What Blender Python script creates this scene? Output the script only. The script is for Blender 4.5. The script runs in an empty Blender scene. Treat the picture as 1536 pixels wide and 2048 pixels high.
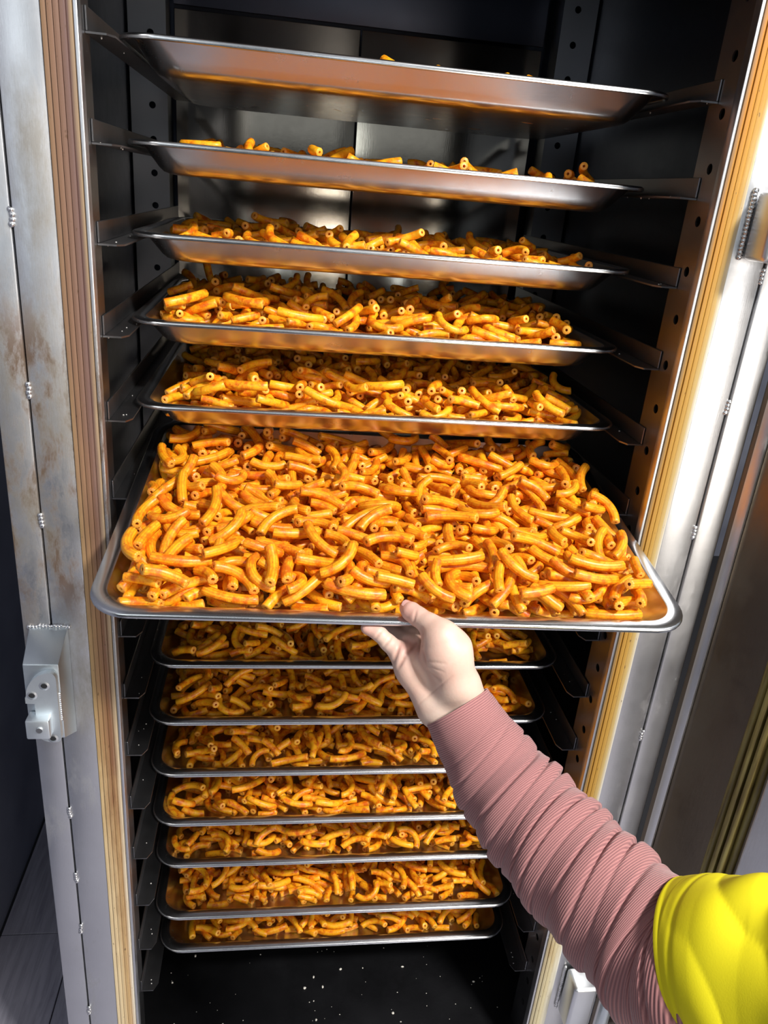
import bpy, bmesh, math, random
import numpy as np
from mathutils import Matrix, Vector

random.seed(7)
rng = np.random.default_rng(11)
SC = bpy.context.scene
COL = SC.collection
PI = math.pi

# ------------------------------------------------------------------ camera
CAM = np.array([-0.12551, -0.85506, -0.20873])
FPX = 1532.7
YAW, PITCH, ROLL = 0.1499, 0.3935, 0.0890


def cam_axes():
    cy, sy, cp, sp = math.cos(YAW), math.sin(YAW), math.cos(PITCH), math.sin(PITCH)
    f = np.array([sy * cp, cy * cp, -sp])
    r = np.array([cy, -sy, 0.0])
    u = np.cross(r, f)
    cr, sr = math.cos(ROLL), math.sin(ROLL)
    return r * cr + u * sr, -r * sr + u * cr, f


AR, AU, AF = cam_axes()
cam_d = bpy.data.cameras.new('camera')
cam_d.sensor_fit = 'VERTICAL'
cam_d.sensor_height = 36.0
cam_d.lens = FPX / 2048 * 36.0
cam_d.clip_start = 0.02
cam_d.clip_end = 60
cam_o = bpy.data.objects.new('camera', cam_d)
cam_o.matrix_world = Matrix([[AR[i], AU[i], -AF[i], CAM[i]] for i in range(3)] + [[0, 0, 0, 1]])
COL.objects.link(cam_o)
SC.camera = cam_o

# ------------------------------------------------------------------ world, lights, exposure
SC.view_settings.view_transform = 'Standard'
SC.view_settings.look = 'None'
SC.view_settings.gamma = 1
SC.view_settings.use_curve_mapping = False
SC.view_settings.exposure = 0.0
SC.cycles.use_denoising = True
SC.cycles.max_bounces = 10
SC.cycles.sample_clamp_indirect = 6.0

W = bpy.data.worlds.new('room_light')
SC.world = W
W.use_nodes = True
W.node_tree.nodes['Background'].inputs[0].default_value = (0.80, 0.88, 1.0, 1)
W.node_tree.nodes['Background'].inputs[1].default_value = 0.04


def area(name, loc, target, sx, sy, power, color=(1, 1, 1)):
    d = bpy.data.lights.new(name, 'AREA')
    d.shape = 'RECTANGLE'
    d.size, d.size_y, d.energy, d.color = sx, sy, power, color
    o = bpy.data.objects.new(name, d)
    o.location = loc
    o.rotation_euler = (Vector(target) - Vector(loc)).to_track_quat('-Z', 'Y').to_euler()
    COL.objects.link(o)
    return o


area('ceiling_lamp_key', (1.15, -1.66, 1.36), (0.0, 0.0, -0.5), 0.40, 0.28, 110, (1.0, 0.98, 0.94))
area('low_fill_light', (1.25, -2.6, -0.75), (0.0, 0.0, -1.0), 1.0, 0.8, 24, (1.0, 0.91, 0.80))  # added low fill for the lower trays, not a known window
area('overhead_fill_light', (0.1, -2.0, 1.55), (0.0, -0.2, -0.6), 2.2, 1.7, 4.6, (0.90, 0.95, 1.0))  # added soft fill from above, stands in for a bright ceiling
area('doorway_light', (0.12, -3.1, 0.12), (0.0, 0.6, -0.1), 0.42, 0.66, 2.8, (0.86, 0.94, 1.0))
area('right_reflection_light', (1.75, -2.3, -0.40), (0.36, 0.0, -0.3), 1.0, 1.4, 9.5, (0.97, 0.98, 1.0))  # added panel for the right frame to reflect, not a known window
area('left_reflection_light', (-1.25, -2.3, 0.50), (-0.38, 0.0, -0.1), 0.9, 1.2, 8.5, (0.90, 0.97, 1.0))  # added panel to brighten the left frame's reflection, no known window

# ------------------------------------------------------------------ helpers


def mat(name, base=(0.8, 0.8, 0.8), rough=0.5, metal=0.0, spec=0.5):
    m = bpy.data.materials.new(name)
    m.use_nodes = True
    b = m.node_tree.nodes['Principled BSDF']
    b.inputs['Base Color'].default_value = (*base, 1)
    b.inputs['Roughness'].default_value = rough
    b.inputs['Metallic'].default_value = metal
    b.inputs['Specular IOR Level'].default_value = spec
    return m, m.node_tree, b


def N(t, typ, **kw):
    n = t.nodes.new(typ)
    for k, v in kw.items():
        setattr(n, k, v)
    return n


def coords(t, scale=(1, 1, 1), loc=(0, 0, 0), out='Object'):
    tc = N(t, 'ShaderNodeTexCoord')
    mp = N(t, 'ShaderNodeMapping')
    mp.inputs['Scale'].default_value = scale
    mp.inputs['Location'].default_value = loc
    t.links.new(tc.outputs[out], mp.inputs[0])
    return mp.outputs[0]


def noise(t, vec, scale, detail=4, rough=0.55, dist=0.0):
    n = N(t, 'ShaderNodeTexNoise')
    n.inputs['Scale'].default_value = scale
    n.inputs['Detail'].default_value = detail
    n.inputs['Roughness'].default_value = rough
    n.inputs['Distortion'].default_value = dist
    if vec is not None:
        t.links.new(vec, n.inputs['Vector'])
    return n.outputs['Fac']


def ramp(t, fac, stops, interp='LINEAR'):
    r = N(t, 'ShaderNodeValToRGB')
    r.color_ramp.interpolation = interp
    el = r.color_ramp.elements
    while len(el) < len(stops):
        el.new(0.5)
    for e, (p, c) in zip(el, stops):
        e.position = p
        e.color = (*c, 1) if len(c) == 3 else c
    t.links.new(fac, r.inputs[0])
    return r.outputs[0]


def g(v):
    return (v, v, v)


def mix(t, fac, a, b, typ='MIX'):
    m = N(t, 'ShaderNodeMix', data_type='RGBA', blend_type=typ)
    for sock, v in ((m.inputs[0], fac), (m.inputs[6], a), (m.inputs[7], b)):
        if isinstance(v, (int, float)):
            sock.default_value = v
        elif isinstance(v, tuple):
            sock.default_value = (*v, 1)
        else:
            t.links.new(v, sock)
    return m.outputs[2]


def math_n(t, op, a, b=None, c=None):
    m = N(t, 'ShaderNodeMath', operation=op)
    for i, v in enumerate((a, b, c)):
        if v is None:
            continue
        if isinstance(v, (int, float)):
            m.inputs[i].default_value = v
        else:
            t.links.new(v, m.inputs[i])
    return m.outputs[0]


def bump(t, b, height, strength, dist):
    n = N(t, 'ShaderNodeBump')
    n.inputs['Strength'].default_value = strength
    n.inputs['Distance'].default_value = dist
    t.links.new(height, n.inputs['Height'])
    t.links.new(n.outputs[0], b.inputs['Normal'])


def steel(name, base, rough, rvar=0.10, scratch=(6, 6, 90), stains=None, bmp=0.05, blotch=0.10):
    """brushed stainless: noise-varied gloss, faint scratches, optional stains ((colour, threshold, scale) list)"""
    m, t, b = mat(name, base, rough, 1.0)
    v = coords(t)
    vs = coords(t, scratch)
    n1 = noise(t, v, 9, 5)
    n2 = noise(t, vs, 14, 3)
    n3 = noise(t, v, 45, 5, 0.65)
    r = math_n(t, 'MULTIPLY_ADD', n1, rvar * 2, rough - rvar)
    r = math_n(t, 'MULTIPLY_ADD', n3, 0.10, r)
    t.links.new(r, b.inputs['Roughness'])
    col = mix(t, ramp(t, n1, [(0.3, g(1)), (0.7, g(0))]), base, tuple(c * (1 - blotch) for c in base))
    for sc, lo, hi, zlo, zhi, amt, scale in (stains or []):
        ns = noise(t, coords(t, (2.0, 2.0, 0.75)), scale, 7, 0.72, 0.25)
        f = ramp(t, ns, [(lo, g(0)), (hi, g(1))])
        sx = N(t, 'ShaderNodeSeparateXYZ')
        t.links.new(v, sx.inputs[0])
        mz = N(t, 'ShaderNodeMapRange', interpolation_type='SMOOTHSTEP')
        mz.inputs[1].default_value, mz.inputs[2].default_value = zlo - 0.12, zlo
        t.links.new(sx.outputs[2], mz.inputs[0])
        mz2 = N(t, 'ShaderNodeMapRange', interpolation_type='SMOOTHSTEP')
        mz2.inputs[1].default_value, mz2.inputs[2].default_value = zhi + 0.12, zhi
        t.links.new(sx.outputs[2], mz2.inputs[0])
        ff = math_n(t, 'MULTIPLY', math_n(t, 'MULTIPLY', mz.outputs[0], mz2.outputs[0]), math_n(t, 'MULTIPLY', f, amt))
        col = mix(t, ff, col, sc)
        r2 = math_n(t, 'MULTIPLY_ADD', ff, 0.35, r)
        t.links.new(r2, b.inputs['Roughness'])
        t.links.new(math_n(t, 'SUBTRACT', 1.0, math_n(t, 'MULTIPLY', ff, 0.75)), b.inputs['Metallic'])
        r = r2
    t.links.new(col, b.inputs['Base Color'])
    h = math_n(t, 'ADD', math_n(t, 'MULTIPLY', n2, 0.6), n3)
    bump(t, b, h, bmp, 0.004)
    return m


def add_mesh(name, verts, faces, material, parent=None, smooth=True, autosmooth=None):
    me = bpy.data.meshes.new(name)
    me.from_pydata([tuple(v) for v in verts], [], [tuple(f) for f in faces])
    me.materials.append(material)
    if smooth:
        me.polygons.foreach_set('use_smooth', np.ones(len(me.polygons), bool))
    me.update()
    if autosmooth:
        me.set_sharp_from_angle(angle=autosmooth)
    o = bpy.data.objects.new(name, me)
    COL.objects.link(o)
    if parent:
        o.parent = parent
    return o


def bm_obj(name, bm, material, parent=None, smooth=True, angle=0.6):
    bmesh.ops.recalc_face_normals(bm, faces=bm.faces)
    me = bpy.data.meshes.new(name)
    bm.to_mesh(me)
    bm.free()
    me.materials.append(material)
    if smooth:
        me.polygons.foreach_set('use_smooth', np.ones(len(me.polygons), bool))
        me.set_sharp_from_angle(angle=angle)
    o = bpy.data.objects.new(name, me)
    COL.objects.link(o)
    if parent:
        o.parent = parent
    return o


def bx(bm, x0, x1, y0, y1, z0, z1, bev=0.0, seg=2):
    vs = [bm.verts.new((x, y, z)) for x in (x0, x1) for y in (y0, y1) for z in (z0, z1)]
    q = [(0, 1, 3, 2), (4, 6, 7, 5), (0, 4, 5, 1), (2, 3, 7, 6), (0, 2, 6, 4), (1, 5, 7, 3)]
    fs = [bm.faces.new([vs[i] for i in f]) for f in q]
    if bev > 0:
        es = list({e for f in fs for e in f.edges})
        bmesh.ops.bevel(bm, geom=es, offset=bev, segments=seg, profile=0.5, affect='EDGES')


def box(name, x0, x1, y0, y1, z0, z1, m, parent=None, bev=0.0):
    bm = bmesh.new()
    bx(bm, x0, x1, y0, y1, z0, z1, bev)
    return bm_obj(name, bm, m, parent)


def extrude_profile(name, prof, axis_pts, m, parent=None, angle=0.5):
    """prof: closed list of (x, y); swept straight between axis_pts = (z0, z1)"""
    z0, z1 = axis_pts
    n = len(prof)
    v = [(x, y, z0) for x, y in prof] + [(x, y, z1) for x, y in prof]
    f = [(i, (i + 1) % n, n + (i + 1) % n, n + i) for i in range(n)]
    bm = bmesh.new()
    vs = [bm.verts.new(p) for p in v]
    for q in f:
        bm.faces.new([vs[i] for i in q])
    bm.faces.new(vs[:n][::-1])
    bm.faces.new(vs[n:])
    return bm_obj(name, bm, m, parent, angle=angle)


def blob(bm, c, r, sx=1, sy=1, sz=1, jit=0.0, sub=2):
    res = bmesh.ops.create_icosphere(bm, subdivisions=sub, radius=r)
    for v in res['verts']:
        k = 1 + random.uniform(-jit, jit)
        v.co = Vector((v.co.x * sx * k + c[0], v.co.y * sy * k + c[1], v.co.z * sz * k + c[2]))


def empty(name, loc, label, cat, group=None):
    o = bpy.data.objects.new(name, None)
    o.location = loc
    o.empty_display_size = 0.05
    COL.objects.link(o)
    o['label'], o['category'] = label, cat
    if group:
        o['group'] = group
    return o


def tag(o, label, cat, group=None, kind=None):
    o['label'], o['category'] = label, cat
    if group:
        o['group'] = group
    if kind:
        o['kind'] = kind
    return o


def PX(px, py, dep):
    """a point in the room, given where the photograph shows it and its distance along the view axis"""
    return CAM + (AF + AR * (px - 768) / FPX - AU * (py - 1024) / FPX) * dep


# ------------------------------------------------------------------ materials
M_FRAME = steel('brushed_steel_frame', (0.66, 0.67, 0.70), 0.33, 0.09, (90, 90, 5), stains=[
    ((0.20, 0.11, 0.06), 0.44, 0.60, -0.62, -0.40, 0.9, 17),
    ((0.30, 0.26, 0.20), 0.42, 0.66, -0.80, -0.20, 0.65, 11),
    ((0.17, 0.16, 0.15), 0.54, 0.75, -1.5, -0.66, 0.45, 9)])
M_FRAME_R = steel('brushed_steel_frame_clean', (0.70, 0.70, 0.71), 0.30, 0.08, (90, 90, 5), stains=[
    ((0.40, 0.37, 0.33), 0.55, 0.75, -1.2, -0.3, 0.30, 16)])
M_TRAY = steel('polished_tray_steel', (0.66, 0.67, 0.69), 0.20, 0.05, (5, 60, 60), bmp=0.02, blotch=0.05)
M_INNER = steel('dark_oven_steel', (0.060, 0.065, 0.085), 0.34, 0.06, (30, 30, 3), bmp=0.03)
M_BACK = steel('bright_back_steel', (0.52, 0.48, 0.40), 0.10, 0.04, (40, 6, 3), bmp=0.02)
M_POST = steel('perforated_post_steel', (0.33, 0.33, 0.34), 0.28, 0.07, (8, 8, 40))
M_RAIL = steel('greasy_rail_steel', (0.25, 0.25, 0.26), 0.32, 0.10, (60, 5, 60))
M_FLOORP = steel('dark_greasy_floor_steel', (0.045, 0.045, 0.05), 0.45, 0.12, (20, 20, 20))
M_DOOR = steel('door_liner_steel', (0.19, 0.155, 0.12), 0.27, 0.08, (20, 20, 4), stains=[
    ((0.10, 0.09, 0.07), 0.45, 0.75, -1.6, 0.3, 0.5, 7)])
M_LIGHTSTEEL = steel('pale_door_panel_steel', (0.72, 0.74, 0.77), 0.35, 0.05, (30, 30, 4))
M_ZINC = steel('zinc_casting', (0.66, 0.72, 0.76), 0.42, 0.08, (20, 20, 20))
M_ZINC2 = steel('pale_zinc_casting', (0.84, 0.90, 0.94), 0.45, 0.06, (20, 20, 20))
M_WELD, _, _ = mat('weld_bead_metal', (0.72, 0.72, 0.73), 0.28, 1.0)
M_DARK, _, _ = mat('recess_shade', (0.012, 0.012, 0.014), 0.6)  # near-black puts the shade inside slits and holes into the colour


def gasket_mat(name, x0, x1, left):
    m, t, b = mat(name, (0.5, 0.3, 0.1), 0.5)
    v = coords(t)
    s = N(t, 'ShaderNodeSeparateXYZ')
    t.links.new(v, s.inputs[0])
    u = N(t, 'ShaderNodeMapRange')
    u.inputs[1].default_value, u.inputs[2].default_value = x0, x1
    t.links.new(s.outputs[0], u.inputs[0])
    h = N(t, 'ShaderNodeMapRange')
    h.inputs[1].default_value, h.inputs[2].default_value = -1.45, 0.0
    t.links.new(s.outputs[2], h.inputs[0])
    vz = coords(t, (140, 10, 3))
    n = noise(t, vz, 3, 5, 0.6)
    n2 = noise(t, coords(t, (60, 10, 10)), 2.2, 5, 0.6)
    uu = math_n(t, 'MULTIPLY_ADD', math_n(t, 'SUBTRACT', n, 0.5), 0.22, u.outputs[0])
    hh = math_n(t, 'MULTIPLY_ADD', math_n(t, 'SUBTRACT', n2, 0.5), 0.30, h.outputs[0])
    if left:
        top = ramp(t, uu, [(0, (0.27, 0.16, 0.085)), (0.3, (0.23, 0.125, 0.075)), (0.55, (0.20, 0.11, 0.075)), (0.8, (0.15, 0.085, 0.075)), (1, (0.33, 0.23, 0.13))])
        mid = ramp(t, uu, [(0, (0.52, 0.36, 0.16)), (0.35, (0.38, 0.22, 0.09)), (0.7, (0.22, 0.09, 0.03)), (1, (0.62, 0.50, 0.32))])
        low = ramp(t, uu, [(0, (0.72, 0.58, 0.36)), (0.4, (0.70, 0.54, 0.31)), (0.75, (0.52, 0.33, 0.14)), (1, (0.80, 0.74, 0.62))])
        c = mix(t, ramp(t, hh, [(0.30, g(0)), (0.72, g(1))]), mid, top)
        c = mix(t, ramp(t, hh, [(0.12, g(1)), (0.40, g(0))]), c, low)
    else:
        top = ramp(t, uu, [(0, (0.28, 0.15, 0.07)), (0.18, (0.45, 0.18, 0.015)), (0.6, (0.48, 0.225, 0.02)), (0.85, (0.46, 0.27, 0.06)), (1, (0.60, 0.48, 0.28))])
        low = ramp(t, uu, [(0, (0.20, 0.13, 0.06)), (0.2, (0.38, 0.19, 0.025)), (0.5, (0.42, 0.235, 0.04)), (0.78, (0.46, 0.34, 0.14)), (1, (0.62, 0.60, 0.55))])
        pale = ramp(t, uu, [(0, (0.40, 0.34, 0.22)), (0.5, (0.62, 0.54, 0.33)), (1, (0.72, 0.70, 0.62))])
        c = mix(t, ramp(t, hh, [(0.74, g(0)), (0.98, g(1))]), low, top)
        c = mix(t, ramp(t, hh, [(0.05, g(1)), (0.30, g(0))]), c, pale)
    sp = noise(t, coords(t, (1, 1, 0.5)), 230, 2)
    c = mix(t, ramp(t, sp, [(0.70, g(0)), (0.76, g(0.7))]), c, (0.10, 0.05, 0.02))
    t.links.new(c, b.inputs['Base Color'])
    bump(t, b, n, 0.2, 0.002)
    return m


M_GASK_L = gasket_mat('stained_gasket_rubber_brown', -0.340, -0.312, True)
M_GASK_R = gasket_mat('stained_gasket_rubber_amber', 0.312, 0.340, False)

# door gasket (olive-brown)
M_GASK_D, t, b = mat('door_gasket_rubber', (0.2, 0.15, 0.04), 0.4)
nn = noise(t, coords(t, (20, 60, 4)), 3, 4)
t.links.new(ramp(t, nn, [(0.3, (0.10, 0.065, 0.02)), (0.5, (0.22, 0.17, 0.05)), (0.7, (0.32, 0.27, 0.09))]), b.inputs['Base Color'])


def pasta_mat():
    m, t, b = mat('spiced_fried_macaroni', (0.8, 0.3, 0.03), 0.42)
    oi = N(t, 'ShaderNodeObjectInfo')
    at = N(t, 'ShaderNodeAttribute', attribute_name='tone')
    rnd = math_n(t, 'FRACT', math_n(t, 'ADD', oi.outputs['Random'], at.outputs['Fac']))
    v = N(t, 'ShaderNodeTexCoord').outputs['Object']
    off = N(t, 'ShaderNodeVectorMath', operation='ADD')
    t.links.new(v, off.inputs[0])
    cmb = N(t, 'ShaderNodeCombineXYZ')
    t.links.new(rnd, cmb.inputs[0])
    t.links.new(rnd, cmb.inputs[2])
    t.links.new(cmb.outputs[0], off.inputs[1])
    vec = off.outputs[0]
    n1 = noise(t, vec, 110, 4, 0.6)
    n2 = noise(t, vec, 420, 3, 0.6)
    n3 = noise(t, vec, 600, 2, 0.5)
    basec = ramp(t, rnd, [(0.0, (0.78, 0.175, 0.003)), (0.35, (0.90, 0.245, 0.004)), (0.7, (0.95, 0.300, 0.005)), (1.0, (0.98, 0.38, 0.009))])
    c = mix(t, ramp(t, n1, [(0.42, g(0)), (0.60, g(0.9))]), basec, (1.0, 0.48, 0.012))
    c = mix(t, ramp(t, n1, [(0.32, g(0.85)), (0.47, g(0))]), c, (0.60, 0.095, 0.003))
    c = mix(t, ramp(t, n2, [(0.60, g(0)), (0.70, g(0.5))]), c, (0.97, 0.62, 0.10))
    c = mix(t, ramp(t, n3, [(0.66, g(0)), (0.71, g(0.8))]), c, (0.20, 0.045, 0.008))
    cv = N(t, 'ShaderNodeAttribute', attribute_name='cut')
    c = mix(t, math_n(t, 'MULTIPLY', cv.outputs['Fac'], 0.42), c, (0.95, 0.56, 0.12))
    gv = N(t, 'ShaderNodeAttribute', attribute_name='groove')
    c = mix(t, math_n(t, 'MULTIPLY', gv.outputs['Fac'], 0.55), c, (0.70, 0.135, 0.003))
    t.links.new(c, b.inputs['Base Color'])
    b.inputs['Coat Weight'].default_value = 0.18
    b.inputs['Specular IOR Level'].default_value = 0.35
    b.inputs['Coat Roughness'].default_value = 0.28
    b.inputs['Subsurface Weight'].default_value = 0.0
    bump(t, b, n2, 0.25, 0.001)
    return m


M_PASTA = pasta_mat()

# cloth and skin
M_SLEEVE, t, b = mat('mauve_ribbed_knit', (0.40, 0.17, 0.165), 0.85)
uvn = N(t, 'ShaderNodeUVMap')
s = N(t, 'ShaderNodeSeparateXYZ')
t.links.new(uvn.outputs[0], s.inputs[0])
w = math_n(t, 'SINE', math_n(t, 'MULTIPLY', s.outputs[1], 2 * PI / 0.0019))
c = mix(t, math_n(t, 'MULTIPLY_ADD', w, 0.5, 0.5), (0.29, 0.118, 0.122), (0.50, 0.222, 0.212))  # valleys darker: shade between the ribs put into the colour
t.links.new(c, b.inputs['Base Color'])
b.inputs['Sheen Weight'].default_value = 0.25
bump(t, b, w, 0.45, 0.0006)

M_YELLOW, t, b = mat('bright_yellow_jersey', (0.86, 0.74, 0.003), 0.8)
bump(t, b, noise(t, coords(t), 900, 2), 0.08, 0.001)

M_SKIN, t, b = mat('skin', (0.70, 0.45, 0.36), 0.48)
v = coords(t)
n = noise(t, v, 22, 4)
c = mix(t, ramp(t, n, [(0.35, g(0)), (0.65, g(1))]), (0.74, 0.48, 0.385), (0.80, 0.60, 0.49))
at = N(t, 'ShaderNodeAttribute', attribute_name='flush')
c = mix(t, at.outputs['Fac'], c, (0.72, 0.30, 0.26))
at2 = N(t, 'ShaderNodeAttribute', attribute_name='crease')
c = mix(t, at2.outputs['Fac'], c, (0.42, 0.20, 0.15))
t.links.new(c, b.inputs['Base Color'])
b.inputs['Subsurface Weight'].default_value = 0.12
b.inputs['Subsurface Radius'].default_value = (0.010, 0.004, 0.002)
b.inputs['Subsurface Scale'].default_value = 0.5
bump(t, b, noise(t, v, 420, 3), 0.12, 0.001)
M_NAIL, _, _ = mat('fingernail', (0.74, 0.42, 0.38), 0.28)

# floor tiles / dark wall
M_TILE, t, b = mat('grey_wood_look_tile', (0.1, 0.1, 0.12), 0.45)
n = noise(t, coords(t, (40, 3, 3)), 2.5, 5, 0.6, 0.8)
t.links.new(ramp(t, n, [(0.3, (0.30, 0.29, 0.35)), (0.6, (0.44, 0.43, 0.50))]), b.inputs['Base Color'])
M_GROUT, _, _ = mat('dark_grout', (0.03, 0.03, 0.035), 0.8)
M_WALLD, t, b = mat('dark_navy_panel', (0.03, 0.033, 0.045), 0.5)
n = noise(t, coords(t), 5, 3)
t.links.new(ramp(t, n, [(0.3, (0.14, 0.15, 0.20)), (0.7, (0.22, 0.235, 0.30))]), b.inputs['Base Color'])
M_CRUMB, _, _ = mat('pale_crumb', (0.80, 0.76, 0.68), 0.7)
M_DRIP, _, _ = mat('glassy_drip', (0.75, 0.73, 0.68), 0.12)

# ------------------------------------------------------------------ setting
PITCHZ = 0.09343
WP = 0.3159
ZO = 0.0093
FY = -0.055                     # front face of the cabinet
ZF = -1.545                     # cabinet floor
ZG = -1.66                      # room floor

fl = box('floor', -0.66, 3.0, -4.2, 2.2, ZG - 0.05, ZG - 0.004, M_GROUT)
fl['kind'] = 'structure'
tw, tl = 0.145, 0.62
for i in range(18):
    for j in range(9):
        x0 = -0.655 + i * tw
        y0 = -3.4 + j * tl + (i % 3) * 0.21
        if x0 > -0.40 and (y0 > -0.2 or i > 8):
            continue
        if x0 < -0.42 and y0 < -1.9:
            continue
        tb = bmesh.new()
        bx(tb, x0 + 0.001, x0 + tw - 0.001, y0 + 0.001, y0 + tl - 0.001, ZG - 0.006, ZG + random.uniform(-0.0008, 0.0004), 0.0008, 1)
        bm_obj('floor_tile', tb, M_TILE, fl)
wl = box('wall_left', -0.72, -0.66, -0.6, 2.2, ZG - 0.05, 0.9, M_WALLD)
wl['kind'] = 'structure'
wb = box('wall_back', -0.72, 3.0, 2.2, 2.26, ZG - 0.05, 0.9, M_WALLD)
wb['kind'] = 'structure'

# ------------------------------------------------------------------ cabinet
cab = empty('drying_cabinet', (0, 0.3, ZG), 'tall stainless steel drying cabinet with its door open, filled with trays of macaroni', 'oven')


def C(o):
    o.parent = cab
    o.matrix_parent_inverse = Matrix.Translation((0, -0.3, -ZG))
    return o


ZT = 0.24
# outer casing (one shell with the opening) and inner liners
bm = bmesh.new()
bx(bm, -0.409, -0.402, -0.052, 0.76, ZG + 0.002, ZT)
bx(bm, 0.402, 0.409, -0.052, 0.76, ZG + 0.002, ZT)
bx(bm, -0.409, 0.409, 0.75, 0.757, ZG + 0.002, ZT)
bx(bm, -0.409, 0.409, -0.052, 0.757, ZT, ZT + 0.007)
C(bm_obj('outer_casing', bm, M_FRAME, smooth=False))
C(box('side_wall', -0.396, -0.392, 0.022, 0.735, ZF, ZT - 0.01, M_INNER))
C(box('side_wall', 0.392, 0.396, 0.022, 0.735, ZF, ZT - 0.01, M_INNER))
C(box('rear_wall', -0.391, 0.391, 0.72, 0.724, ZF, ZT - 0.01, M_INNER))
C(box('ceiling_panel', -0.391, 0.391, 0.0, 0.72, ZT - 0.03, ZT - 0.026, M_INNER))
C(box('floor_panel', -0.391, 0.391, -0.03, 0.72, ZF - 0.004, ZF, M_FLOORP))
C(box('door_sill', -0.309, 0.309, FY, -0.031, ZG + 0.004, ZF - 0.004, M_FRAME, bev=0.002))
# back panels: two folded sheets with a slit between, plus a header strip
for x0, x1 in ((-0.322, -0.0085), (-0.0055, 0.316)):
    bm = bmesh.new()
    bx(bm, x0, x1, 0.680, 0.683, ZF + 0.003, 0.046, 0.0012)
    bx(bm, x0, x0 + 0.003, 0.6835, 0.70, ZF + 0.003, 0.046)
    bx(bm, x1 - 0.003, x1, 0.6835, 0.70, ZF + 0.003, 0.046)
    C(bm_obj('back_panel', bm, M_BACK))
C(box('header_panel', -0.322, 0.316, 0.676, 0.679, 0.051, 0.20, M_INNER, bev=0.001))
# round fan cover up under the ceiling
bm = bmesh.new()
bmesh.ops.create_cone(bm, cap_ends=True, segments=40, radius1=0.105, radius2=0.085, depth=0.05, matrix=Matrix.Translation((0.13, 0.55, 0.165)) @ Matrix.Rotation(PI, 4, 'X'))
C(bm_obj('fan_cover', bm, M_INNER))


# perforated posts
def perforated(axis, c0, c1, pos, z0, z1, hz, hole_c, hr, thick, rot_sign):
    """strip between c0..c1 along one horizontal axis with round holes at heights hz; real through-holes"""
    verts, faces = [], []
    zs = sorted(hz)
    bounds = [z0] + [0.5 * (a + b_) for a, b_ in zip(zs[:-1], zs[1:])] + [z1]
    seg = 20

    def pt(c, z, d):
        return (pos + d, c, z) if axis == 'x' else (c, pos + d, z)

    for k, z in enumerate(zs):
        b0, b1 = bounds[k], bounds[k + 1]
        base = len(verts)
        for d in (0.0, thick):
            for i in range(seg):
                a = 2 * PI * i / seg + PI / 4
                verts.append(pt(hole_c + hr * math.cos(a), z + hr * math.sin(a), d))
            for i in range(seg):
                a = 2 * PI * i / seg + PI / 4
                ca, sa = math.cos(a), math.sin(a)
                tmx = (c1 - hole_c) / ca if ca > 1e-6 else ((c0 - hole_c) / ca if ca < -1e-6 else 1e9)
                tmz = (b1 - z) / sa if sa > 1e-6 else ((b0 - z) / sa if sa < -1e-6 else 1e9)
                tm = min(tmx, tmz)
                verts.append(pt(hole_c + tm * ca, z + tm * sa, d))
            # the four corners
            for cc, zz in ((c1, b1), (c0, b1), (c0, b0), (c1, b0)):
                verts.append(pt(cc, zz, d))
        L = 2 * seg + 4
        for li in (0, 1):
            o_ = base + li * L
            for i in range(seg):
                j = (i + 1) % seg
                faces.append((o_ + i, o_ + j, o_ + seg + j, o_ + seg + i))
            # corner fill: find the outer segment that spans each corner
            for ci, (cc, zz) in enumerate(((c1, b1), (c0, b1), (c0, b0), (c1, b0))):
                ang = math.atan2(zz - z, cc - hole_c)
                i = int(((ang - PI / 4) % (2 * PI)) / (2 * PI) * seg) % seg
                faces.append((o_ + seg + i, o_ + seg + (i + 1) % seg, o_ + 2 * seg + ci))
        for i in range(seg):
            j = (i + 1) % seg
            faces.append((base + i, base + j, base + L + j, base + L + i))
    return verts, faces


HZ = [-0.0534 - 0.05217 * k for k in range(-3, 28)]
for sgn in (-1, 1):
    v, f = perforated('x', -0.042, 0.019, sgn * WP, ZF + 0.001, 0.20, [z - (0.0005 if sgn < 0 else 0) for z in HZ], -0.0275 if sgn < 0 else -0.013, 0.0055, sgn * 0.002, sgn)
    n0 = len(v)
    # front flange folded outwards
    fx0, fx1 = sgn * WP, sgn * 0.392
    v += [(fx0, -0.042, ZF + 0.001), (fx1, -0.042, ZF + 0.001), (fx1, -0.042, 0.20), (fx0, -0.042, 0.20)]
    f.append((n0, n0 + 1, n0 + 2, n0 + 3))
    n0 = len(v)
    v += [(fx0, 0.019, ZF + 0.001), (sgn * 0.392, 0.019, ZF + 0.001), (sgn * 0.392, 0.019, 0.20), (fx0, 0.019, 0.20)]
    f.append((n0, n0 + 1, n0 + 2, n0 + 3))
    C(add_mesh('front_post', v, f, M_POST, smooth=False))
    v, f = perforated('y', min(sgn * 0.328, sgn * 0.388), max(sgn * 0.328, sgn * 0.388), 0.625, ZF + 0.001, 0.20, [z + 0.0 for z in HZ], sgn * 0.353, 0.0055, 0.002, sgn)
    n0 = len(v)
    v += [(sgn * 0.328, 0.625, ZF + 0.001), (sgn * 0.328, 0.672, ZF + 0.001), (sgn * 0.328, 0.672, 0.20), (sgn * 0.328, 0.625, 0.20)]
    f.append((n0, n0 + 1, n0 + 2, n0 + 3))
    C(add_mesh('back_post', v, f, M_POST, smooth=False))

# rails: folded angle with a chamfered front corner
RAIL_Z = [-k * PITCHZ for k in range(1, 16)]


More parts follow.
